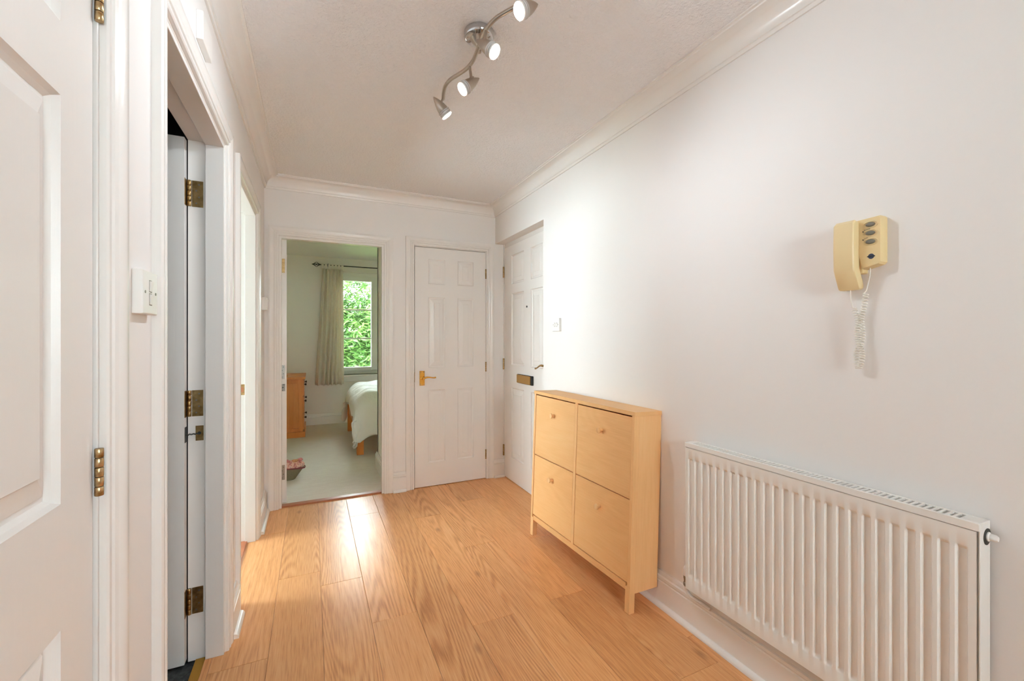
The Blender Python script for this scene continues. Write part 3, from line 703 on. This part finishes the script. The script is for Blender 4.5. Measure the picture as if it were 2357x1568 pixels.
# ------------------------------------------------------------------ outside: lawn and tree
struct(MB().box(-30, 40, YBED + 1.5, 60, -3.3, -3.2).build('ground', GRASS), 'green lawn outside the bedroom window')
def tree(name, label, base, crown, rad, nleaf, seed, group=None, ls=.062):
    rg = np.random.default_rng(seed); te = empty(name, base); tag(te, label, 'tree', group)
    c = np.array(crown); rad = np.array(rad); mb = MB()
    mb.tube([base, (base[0] + .1, base[1], (base[2] + crown[2]) / 2 - .6), (crown[0], crown[1], crown[2])], [.17, .13, .06], 10); clusters = []
    bm = MB()
    for k in range(26):
        th = rg.uniform(0, 2 * math.pi); ph = rg.uniform(-.5, .9); d = np.array([math.cos(th) * math.cos(ph), math.sin(th) * math.cos(ph), math.sin(ph)])
        s0 = np.array([crown[0], crown[1], crown[2] - .9 + rg.uniform(-.8, .6)]); e = c + d * rad * rg.uniform(.7, 1.0)
        mid = (s0 + e) / 2 + rg.normal(0, .12, 3); p1 = s0 + (mid - s0) * .5 + rg.normal(0, .06, 3); p2 = mid + (e - mid) * .5 + rg.normal(0, .1, 3)
        bm.tube([tuple(s0), tuple(p1), tuple(mid), tuple(p2), tuple(e)], [.045, .034, .024, .016, .006], 6)
        for q in range(7):
            f = rg.uniform(.3, 1.0); b = s0 + (e - s0) * f; tw = b + rg.normal(0, .33, 3) * np.array([1, 1, .45])
            bm.tube([tuple(b), tuple((b + tw) / 2 + rg.normal(0, .04, 3)), tuple(tw)], [.010, .007, .003], 5); clusters.append(tw); clusters.append((b + tw) / 2)
    mb.build('trunk', BARK, te, smooth=60); bm.build('branches', BARK, te, smooth=60)
    extra = rg.normal(0, 1, (420, 3)); extra /= np.linalg.norm(extra, axis=1)[:, None]; extra = c + extra * rad * (rg.uniform(.15, 1, (420, 1)) ** .5)
    cl = np.vstack([np.array(clusters), extra]); idx = rg.integers(0, len(cl), nleaf)
    ctr = cl[idx] + rg.normal(0, 1, (nleaf, 3)) * np.array([.26, .26, .10])
    ax = rg.normal(0, 1, (nleaf, 3)) * np.array([1, 1, .35]); ax /= np.linalg.norm(ax, axis=1)[:, None]
    up = rg.normal(0, .55, (nleaf, 3)) + np.array([0, -.2, 1.0]); sd_ = np.cross(ax, up); sd_ /= np.linalg.norm(sd_, axis=1)[:, None]
    L_ = rg.uniform(.7, 1.25, (nleaf, 1)) * ls; Wd = L_ * .26
    v = np.stack([ctr - ax * L_, ctr + sd_ * Wd, ctr + ax * L_, ctr - sd_ * Wd], 1) - np.array(base)
    me = bpy.data.meshes.new('foliage'); me.vertices.add(nleaf * 4); me.vertices.foreach_set('co', v.reshape(-1)); me.loops.add(nleaf * 4); me.loops.foreach_set('vertex_index', np.arange(nleaf * 4, dtype=np.int32))
    me.polygons.add(nleaf); me.polygons.foreach_set('loop_start', np.arange(0, nleaf * 4, 4, dtype=np.int32)); me.update(calc_edges=True)
    me.materials.append(LEAF); fo = bpy.data.objects.new('foliage', me); COL.objects.link(fo); fo.parent = te; fo['kind'] = 'stuff'
tree('leafy_tree', 'leafy green tree with dark spreading branches outside the bedroom window', (1.9, 11.2, -3.2), (1.5, 11.2, 1.1), (2.5, 1.5, 2.35), 62000, 3, ls=.072)
tree('distant_tree', 'paler leafy tree standing farther off behind the spreading tree', (4.5, 19, -3.2), (3.4, 19, .6), (4.2, 2.4, 3.3), 30000, 5, ls=.11)

# ------------------------------------------------------------------ shoe cabinet
sc_ = empty('shoe_cabinet', (1.281, 1.512, 0)); sc_.rotation_mode = 'XYZ'
sc_.matrix_basis = Matrix.Translation((1.281, 1.512, 0)) @ Matrix.Rotation(R_(2.1), 4, 'Z') @ Matrix.Rotation(R_(2.2), 4, 'Y')
tag(sc_, 'slim pale birch shoe cabinet with four knobbed flap doors against the right wall', 'shoe cabinet')
CL, CDp, CHt = .895, .166, .885
LB = lambda *a: MB().box(*a)
def cb(nm, mat, *a, bevel=.0008, parent=sc_): return LB(*a).build(nm, mat, parent, local=True, bevel=bevel, origin=((a[0] + a[1]) / 2, (a[2] + a[3]) / 2, (a[4] + a[5]) / 2))
cb('top_panel', BIRCH_H, -.002, CDp, -.004, CL + .004, CHt, CHt + .019)
for y0, y1 in ((0, .018), (CL - .018, CL)):
    cb('side_panel', BIRCH_V, .030, CDp, y0, y1, .088, CHt)
for y0, y1 in ((0, .030), (CL - .030, CL)): cb('leg', BIRCH_V, 0, .030, y0, y1, .001, .115)
for y0, y1 in ((0, .018), (CL - .018, CL)): cb('front_stile', BIRCH_V, 0, .030, y0, y1, .115, CHt)
cb('centre_stile', BIRCH_V, .001, .022, CL / 2 - .011, CL / 2 + .011, .128, CHt)
cb('bottom_rail', BIRCH_H, .002, .024, .030, CL - .030, .098, .128)
cb('back_panel', BIRCH_H, CDp - .006, CDp - .001, .018, CL - .018, .12, CHt)
cb('bottom_panel', BIRCH_H, .024, CDp - .006, .018, CL - .018, .112, .126)
cb('inner_shelf', BIRCH_H, .03, CDp - .006, .018, CL - .018, .495, .507)
zs_ = [(.133, .503), (.508, .878)]
for y0, y1 in ((.0205, CL / 2 - .0135), (CL / 2 + .0135, CL - .0205)):
    for z0, z1 in zs_:
        fd = cb('flap_door', BIRCH_H, .0025, .0185, y0, y1, z0, z1)
        ky, kz = (y0 + y1) / 2, z1 - .098
        kb = MB().lathe((.0025, ky, kz), (-.0245, ky, kz), [(0, .0075), (.012, .007), (.017, .010), (.020, .0145), (.025, .0145), (.027, .012)], 20).build('knob', BIRCH_V, fd, local=False, smooth=40)
        # knob coordinates are given in the cabinet's frame: move into the door's frame
        off = Vector(((.0025 + .0185) / 2, (y0 + y1) / 2, (z0 + z1) / 2)); inv = wm(kb)
        for v_ in kb.data.vertices: v_.co = (inv @ v_.co) - off
# ------------------------------------------------------------------ radiator
RF, RBK, RY0, RY1, RZ0, RZ1 = 1.408, 1.462, .448, 1.313, .197, .803
ra = empty('radiator', ((RF + RBK) / 2, (RY0 + RY1) / 2, RZ0)); tag(ra, 'white steel panel radiator with vertical flutes and slotted top on the right wall', 'radiator')
nf = 26; pitch = (RY1 - RY0 - .022) / nf; ya0 = RY0 + .011
ysamp = [RY0 + .003]; 
prof = [(0.0, 0), (.14, 0), (.20, .35), (.27, .95), (.34, 1), (.66, 1), (.73, .95), (.80, .35), (.86, 0)]
cols_ = [(RY0 + .001, 0)]
for k in range(nf):
    for q, d in prof: cols_.append((ya0 + (k + q) * pitch, d))
cols_.append((RY1 - .002, 0))
zp = [(RZ0 + .004, 0), (RZ0 + .050, 0), (RZ0 + .054, .3), (RZ0 + .062, .95), (RZ0 + .068, 1), (RZ1 - .078, 1), (RZ1 - .070, .95), (RZ1 - .064, .3), (RZ1 - .060, 0), (RZ1 - .020, 0)]
vs = [(RF + .0085 * dy * dz, y, z) for z, dz in zp for y, dy in cols_]
ncol = len(cols_)
fs = [(j * ncol + i, j * ncol + i + 1, (j + 1) * ncol + i + 1, (j + 1) * ncol + i) for j in range(len(zp) - 1) for i in range(ncol - 1)]
mb = MB().add(vs, fs)
mb.box(RF + .010, RF + .014, RY0 + .002, RY1 - .002, RZ0 + .004, RZ1 - .022)
for q in ((RF, RF + .012, RY0 + .002, RY1 - .002, RZ0, RZ0 + .004), ): mb.box(*q)
mb.build('front_panel', RADW, ra, smooth=38)
MB().box(RBK - .006, RBK, RY0 + .004, RY1 - .004, RZ0 + .01, RZ1 - .03).build('rear_panel', RADW, ra)
mb = MB()
for k in range(60): 
    y = RY0 + .02 + k * (RY1 - RY0 - .04) / 59; mb.box(RF + .016, RBK - .008, y - .0007, y + .0007, RZ0 + .06, RZ1 - .08)
mb.build('convector_fins', RADW, ra)
for nm, y0, y1 in (('side_panel', RY0 - .004, RY0), ('side_panel', RY1, RY1 + .003)):
    mb = MB().box(RF + .004, RBK + .003, y0, y1, RZ0 + .004, RZ1)
    mb.build(nm, RADW, ra, bevel=.0015)
# top grille: two rails, end plates, single bars
mb = MB().box(RF, RF + .010, RY0 - .003, RY1 + .003, RZ1 - .019, RZ1).box(RBK - .008, RBK + .003, RY0 - .003, RY1 + .003, RZ1 - .019, RZ1)
mb.box(RF + .010, RBK - .008, RY0 - .003, RY0 + .030, RZ1 - .004, RZ1).box(RF + .010, RBK - .008, RY1 - .025, RY1 + .003, RZ1 - .004, RZ1)
gr = mb.build('top_grille', RADW, ra, bevel=.0012)
nb_ = 58; bar = None
for k in range(nb_ + 1):
    y = RY0 + .030 + k * (RY1 - RY0 - .055) / nb_
    if bar is None:
        bar = MB().box(-.0185, .0185, -.0027, .0027, -.002, .002).build('grille_bar', RADW, gr, local=True); bar.location = ((RF + RBK) / 2 + .001 - 0 - wm(gr).translation.x, y - wm(gr).translation.y, RZ1 - .002 - wm(gr).translation.z)
    else: copy_obj(bar, (bar.location.x, y - wm(gr).translation.y, bar.location.z), gr)
xm = (RF + RBK) / 2 + .012
bv = MB().lathe((xm, RY0 - .0035, RZ1 - .036), (xm, RY0 - .0048, RZ1 - .036), [(0, .0195), (.0013, .0195)], 24).build('bleed_hole', IRON, ra)
MB().lathe((xm + .003, RY0 - .004, RZ1 - .036), (xm + .003, RY0 - .022, RZ1 - .036), [(0, .011), (.003, .011), (.005, .0082), (.014, .0082), (.018, .0055)], 16).build('bleed_valve', PLAST, ra, smooth=40)
# valve at the far lower corner
vx, vy = 1.434, RY1 + .020
va = MB().lathe((vx, vy, .232), (vx, vy, .275), [(0, .0105), (.022, .0115), (.030, .0115), (.038, .008), (.043, .004)], 16).build('valve_cap', PLAST, ra, smooth=50)
MB().lathe((vx, vy, .188), (vx, vy, .234), [(0, .008), (.004, .011), (.014, .011), (.018, .008), (.030, .009), (.034, .0105), (.046, .0105)], 14).build('valve_body', STEEL, ra, smooth=35)
MB().tube([(vx, vy, .222), (vx, RY1 - .002, .222)], .0085, 12).build('valve_tail', CHROME, ra, smooth=50)
MB().tube([(vx, vy, .190), (vx, vy - .001, .178), (vx + .002, vy - .008, .164), (vx + .004, vy - .022, .155), (vx + .012, vy - .04, .150), (XR - .026, vy - .07, .146), (XR - .026, vy - .11, .145)], .0068, 12).build('supply_pipe', GLOSS, ra, smooth=50)
for y in (RY0 + .16, RY1 - .16): MB().box(RBK - .002, XR - .0005, y - .012, y + .012, RZ0 + .1, RZ1 - .08).build('wall_bracket', RADW, ra)

# ------------------------------------------------------------------ entry phone on the right wall
ip = empty('entry_phone', (XR, .70, 1.48)); tag(ip, 'cream wall entry phone with three grey buttons and coiled white cord', 'phone')
FX = XR - .034
out = [(.712, 1.580), (.655, 1.583), (.651, 1.578), (.651, 1.452), (.656, 1.446), (.697, 1.436), (.702, 1.462), (.712, 1.505)]
rings = [[(XR, y, z) for y, z in out], [(FX + .006, y, z) for y, z in out], [(FX, .6815 + (y - .6815) * .95, 1.51 + (z - 1.51) * .975) for y, z in out]]
MB().loft(rings).build('base_unit', CREAMP2, ip, smooth=30)
MB().box(XR - .026, XR, .697, .752, 1.425, 1.578).build('cradle', CREAMP2, ip, bevel=.003)
for z in (1.561, 1.5365, 1.512):
    pd_ = [( .675 + .0165 * math.copysign(abs(math.cos(q)) ** .7, math.cos(q)), z + .0085 * math.sin(q)) for q in [2 * math.pi * k / 28 for k in range(28)]]
    rm = MB().tube([(FX - .0004, y, zz) for y, zz in pd_ + pd_[:1]], .0013, 6, caps=False).build('button_rim', CREAMP, ip, smooth=60)
    e_ = [[(FX - h, .6755 + .0115 * s_ * math.cos(q), z + .0062 * s_ * math.sin(q)) for q in [2 * math.pi * k / 24 for k in range(24)]] for h, s_ in ((-.002, 1), (.0022, 1), (.0034, .86), (.0040, .5))]
    MB().loft(e_).build('button', GREYBTN, ip, smooth=50)
for z, wd in ((1.5455, 'Privacy'), (1.522, 'Low')):
    MB().lathe((FX - .0015, .6935, z - .002), (FX + .001, .6935, z - .002), [(0, .0014), (.0025, .0014)], 10).build('indicator_dot', BLACK, ip)
    fc = bpy.data.curves.new('caption', 'FONT'); fc.body = wd; fc.size = .0052; fc.extrude = .0001; fc.materials.append(BLACK)
    tmp = bpy.data.objects.new('caption_text', fc); me_ = bpy.data.meshes.new_from_object(tmp); bpy.data.objects.remove(tmp)
    fo = bpy.data.objects.new('caption', me_); COL.objects.link(fo); fo.parent = ip
    fo.matrix_basis = wm(ip).inverted() @ Matrix.Translation((FX - .0006, .6905, z - .0005)) @ Matrix(((0, 0, -1, 0), (-1, 0, 0, 0), (0, 1, 0, 0), (0, 0, 0, 1))) @ Matrix.Rotation(R_(14), 4, 'Z')
lg = MB().lathe((FX - .0008, .674, 1.470), (FX + .001, .674, 1.470), [(0, .0074), (.0018, .0074)], 24).build('logo_disc', NAVY, ip)
MB().box(FX - .0013, FX - .0006, .6645, .6835, 1.4685, 1.4712).build('logo_band', BLACK, lg)
# handset: extruded bent profile
hp = [(XR - .028, 1.574), (XR - .050, 1.580), (XR - .060, 1.572), (XR - .0625, 1.50), (XR - .060, 1.437), (XR - .054, 1.424), (XR - .034, 1.384), (XR - .030, 1.379), (XR - .012, 1.379), (XR - .006, 1.384), (XR - .010, 1.40), (XR - .026, 1.43)]
sect = lambda y, k: [(x + (XR - .036 - x) * k, y, 1.48 + (z - 1.48) * (1 - k * .25)) for x, z in hp]
MB().loft([sect(.7045, .12), sect(.7075, 0), sect(.7545, 0), sect(.7585, .12)]).build('handset', CREAMP, ip, smooth=32)
# coiled cord
cx_ = XR - .026
pt = lambda u, v, x=cx_: at(u, v, x=x)
straight1 = [pt(1957.5, 666), pt(1957.5, 680), pt(1959, 695), pt(1963, 709)]
pathA = [pt(1966, 712), pt(1972, 727), pt(1976, 744), pt(1973, 765), pt(1975, 786), pt(1983, 807), pt(1984, 826), pt(1979, 846)]
pathB = [pt(1975, 847, XR - .017), pt(1971, 828, XR - .017), pt(1972, 809, XR - .017), pt(1980, 794, XR - .017), pt(1985, 778, XR - .016), pt(1984, 756, XR - .016), pt(1982, 735, XR - .015), pt(1986, 718, XR - .016), pt(1990, 698, XR - .018), pt(1993, 676, XR - .020)]
straight2 = [pt(1994, 668, XR - .020), pt(1998, 652, XR - .02), pt(2002, 635, XR - .018), pt(2004, 608, XR - .016)]
def coil(path, turns, r, per=9):
    d = [0]
    for a, b in zip(path, path[1:]): d.append(d[-1] + (b - a).length)
    def pos(s):
        for i in range(len(path) - 1):
            if s <= d[i + 1] or i == len(path) - 2:
                f = (s - d[i]) / (d[i + 1] - d[i]); p0 = path[max(i - 1, 0)]; p1 = path[i]; p2 = path[i + 1]; p3 = path[min(i + 2, len(path) - 1)]
                return .5 * ((2 * p1) + (p2 - p0) * f + (2 * p0 - 5 * p1 + 4 * p2 - p3) * f * f + (3 * p1 - p0 - 3 * p2 + p3) * f ** 3)
    n = int(turns * per); pts = []
    for k in range(n + 1):
        s = d[-1] * k / n; p = pos(s); t_ = (pos(min(s + .002, d[-1])) - pos(max(s - .002, 0))).normalized()
        nx = t_.cross(Vector((1, 0, 0))).normalized(); ny = nx.cross(t_); a = 2 * math.pi * k / per
        pts.append(p + (nx * math.cos(a) + ny * math.sin(a)) * r)
    return pts
pts = straight1 + coil(pathA, 25, .0060) + coil(pathB, 28, .0060) + straight2
MB().tube(pts, .00165, 6).build('coiled_cord', CORD, ip, smooth=70)

# ------------------------------------------------------------------ switches and small boxes
def wall_plate(name, label, cat, c, U, N, wv, hv, dep, rockers=0, screws=True, rw=.022, vert=False):
    c, U, N = Vector(c), Vector(U), Vector(N); Z = Vector((0, 0, 1)); e = empty(name, c); tag(e, label, cat)
    q = lambda sw, sh, d: [c + U * a * wv / 2 * sw + Z * b * hv / 2 * sh + N * d for a, b in ((-1, -1), (1, -1), (1, 1), (-1, 1))]
    MB().loft([q(1, 1, 0), q(1, 1, dep - .002), q(.96, .96, dep)]).build('plate', PLAST, e, bevel=.001)
    for k in range(rockers):
        zc = ((k - (rockers - 1) / 2) * .026) if vert else 0; uc = 0 if vert else (k - (rockers - 1) / 2) * .026
        r0 = c + U * uc + Z * zc; w2, h2 = rw / 2, .0105
        MB().loft([[r0 + U * a * w2 * .6 + Z * b * h2 + N * (dep - .001) for a, b in ((-1, -1), (1, -1), (1, 1), (-1, 1))],
                   [r0 + U * a * w2 * .6 + Z * b * h2 * .96 + N * (dep + (.0042 if b > 0 else .0012)) for a, b in ((-1, -1), (1, -1), (1, 1), (-1, 1))]]).build('rocker', PLAST, e, bevel=.0006)
        MB().loft([[r0 + U * a * w2 * .72 + Z * b * h2 * 1.14 + N * (dep - .0008) for a, b in ((-1, -1), (1, -1), (1, 1), (-1, 1))],
                   [r0 + U * a * w2 * .72 + Z * b * h2 * 1.14 + N * (dep + .0002) for a, b in ((-1, -1), (1, -1), (1, 1), (-1, 1))]]).build('rocker_gap', GREYBTN, e)
    if screws:
        for a in (-1, 1):
            s0 = c + U * a * wv * .35
            MB().lathe(s0 + N * (dep - .001), s0 + N * (dep + .0006), [(0, .0030), (.0016, .0030)], 10).build('screw', STEEL, e)
    return e
wall_plate('light_switch', 'white two rocker switch plate on the left wall between two door frames', 'switch', (XL, 1.083, 1.327), (0, 1, 0), (1, 0, 0), .086, .086, .017, 2, True, vert=True)
wall_plate('light_switch', 'white switch plate with two small screws on the right wall above the cabinet', 'switch', (XR, 2.447, 1.325), (0, -1, 0), (-1, 0, 0), .086, .086, .018, 2, True)
sw3 = wall_plate('wall_sensor', 'small white box with raised front pad on the left wall near the end wall corner', 'switch', (XL, 3.385, 1.472), (0, 1, 0), (1, 0, 0), .072, .086, .030, 0, False)
MB().box(XL + .030, XL + .034, 3.362, 3.408, 1.442, 1.502).build('raised_pad', PLAST, sw3, bevel=.0015)
bp_ = wall_plate('cover_plate', 'blank white cover plate high on the left wall above a doorway', 'cover plate', (XL, 1.60, 2.165), (0, 1, 0), (1, 0, 0), .125, .086, .018, 0, False)

# ------------------------------------------------------------------ ceiling spotlight bar
fx = empty('ceiling_spotlight', (.574, 1.525, H)); tag(fx, 'curved brushed nickel spotlight bar with four lit bullet heads on the ceiling', 'spotlight')
rc = Vector((.574, 1.525, H))
MB().lathe(rc, rc - Vector((0, 0, .04)), [(0, .057), (.018, .057), (.024, .053), (.026, .045)], 36).build('ceiling_plate', CHROME, fx, smooth=35)
MB().lathe(rc - Vector((0, 0, .025)), rc - Vector((0, 0, .075)), [(0, .036), (.022, .016), (.034, .009), (.05, .008)], 20).build('centre_cone', NICKEL, fx, smooth=45)
ZA = H - .075
key = [at(u, v, z=ZA) for u, v in ((1222, 8), (1196, 12), (1165, 28), (1140, 44), (1120, 66), (1107, 92), (1100, 112), (1090, 138), (1074, 158), (1054, 172), (1036, 184), (1025, 198), (1021, 214), (1020, 228))]
def smoothpath(p, n=5):
    o = []
    for i in range(len(p) - 1):
        p0, p1, p2, p3 = p[max(i - 1, 0)], p[i], p[i + 1], p[min(i + 2, len(p) - 1)]
        for k in range(n):
            f = k / n; o.append(.5 * ((2 * p1) + (p2 - p0) * f + (2 * p0 - 5 * p1 + 4 * p2 - p3) * f * f + (3 * p1 - p0 - 3 * p2 + p3) * f ** 3))
    return o + [p[-1]]
MB().tube(smoothpath(key), .0075, 12).build('arm', NICKEL, fx, smooth=60)
MB().tube([rc - Vector((0, 0, .06)), key[5]], .008, 12).build('stem', NICKEL, fx, smooth=50)
heads = [  # joint on the arm (pixel), front pixel, tail pixel + z, share of the length pointing to the viewer
    ((1215, 8), (1193, 26), (1238, 10), H - .120, .52),
    ((1119, 68), (1141, 121), (1096, 92), H - .115, .52),
    ((1081, 150), (1062, 207), (1103, 180), H - .125, .46),
    ((1020, 226), (1030, 268), (998, 223), H - .105, .12),
]
HL = .106
BUL = [(0, .0014), (.006, .0048), (.018, .0102), (.034, .0162), (.050, .0206), (.064, .0230), (.074, .0238)]
for jp, (fu, fv), (tu, tv), tz, share in heads:
    Tt = at(tu, tv, z=tz); rd = ray(fu, fv).normalized(); c0 = Vector((0, 0, CAMH))
    s0_ = (Tt - c0).dot(rd); F = c0 + rd * (s0_ - HL * share); d = (F - Tt).normalized(); Ln = (F - Tt).length; J = at(jp[0], jp[1], z=ZA)
    k = Ln / HL
    hd_ = empty('spot_head', F - rc, fx)
    MB().lathe(Tt, F, [(a * k, b) for a, b in BUL], 28).build('shade', NICKEL, hd_, smooth=40)
    for q in range(3):
        a0_ = Tt + d * (.0745 + .0095 * q) * k
        MB().lathe(a0_, a0_ + d * .008, [(0, .0238), (.0015, .0264), (.0045, .0268), (.0065, .0238)], 28).build('glass_ring', RINGG, hd_, smooth=50)
    MB().lathe(Tt + d * .074 * k, F - d * .004, [(0, .0226), (Ln - .074 * k - .005, .0226)], 28).build('glass_collar', RINGG, hd_, smooth=50)
    MB().lathe(F - d * .005, F + d * .002, [(0, .0242), (.003, .0238), (.006, .019), (.007, .009)], 28).build('lens', LENS, hd_, smooth=50)
    mid = Tt + d * .045 * k
    up = (J - mid).normalized()
    MB().tube([J, mid + up * .014], .0055, 10).build('stem', NICKEL, hd_, smooth=50)
    MB().tube([mid + up * .016 - d * .014, mid + up * .028, mid + up * .016 + d * .014], .004, 8).build('yoke', NICKEL, hd_, smooth=60)
    ld = bpy.data.lights.new('spot_lamp', 'SPOT'); ld.energy = LAMP_W; ld.color = (.86, .94, 1.0); ld.spot_size = R_(132); ld.spot_blend = 1.0; ld.shadow_soft_size = .007
    lo = bpy.data.objects.new('spot_lamp', ld); COL.objects.link(lo); lo.location = F + d * .010
    lo.rotation_euler = (-d).to_track_quat('Z', 'Y').to_euler()
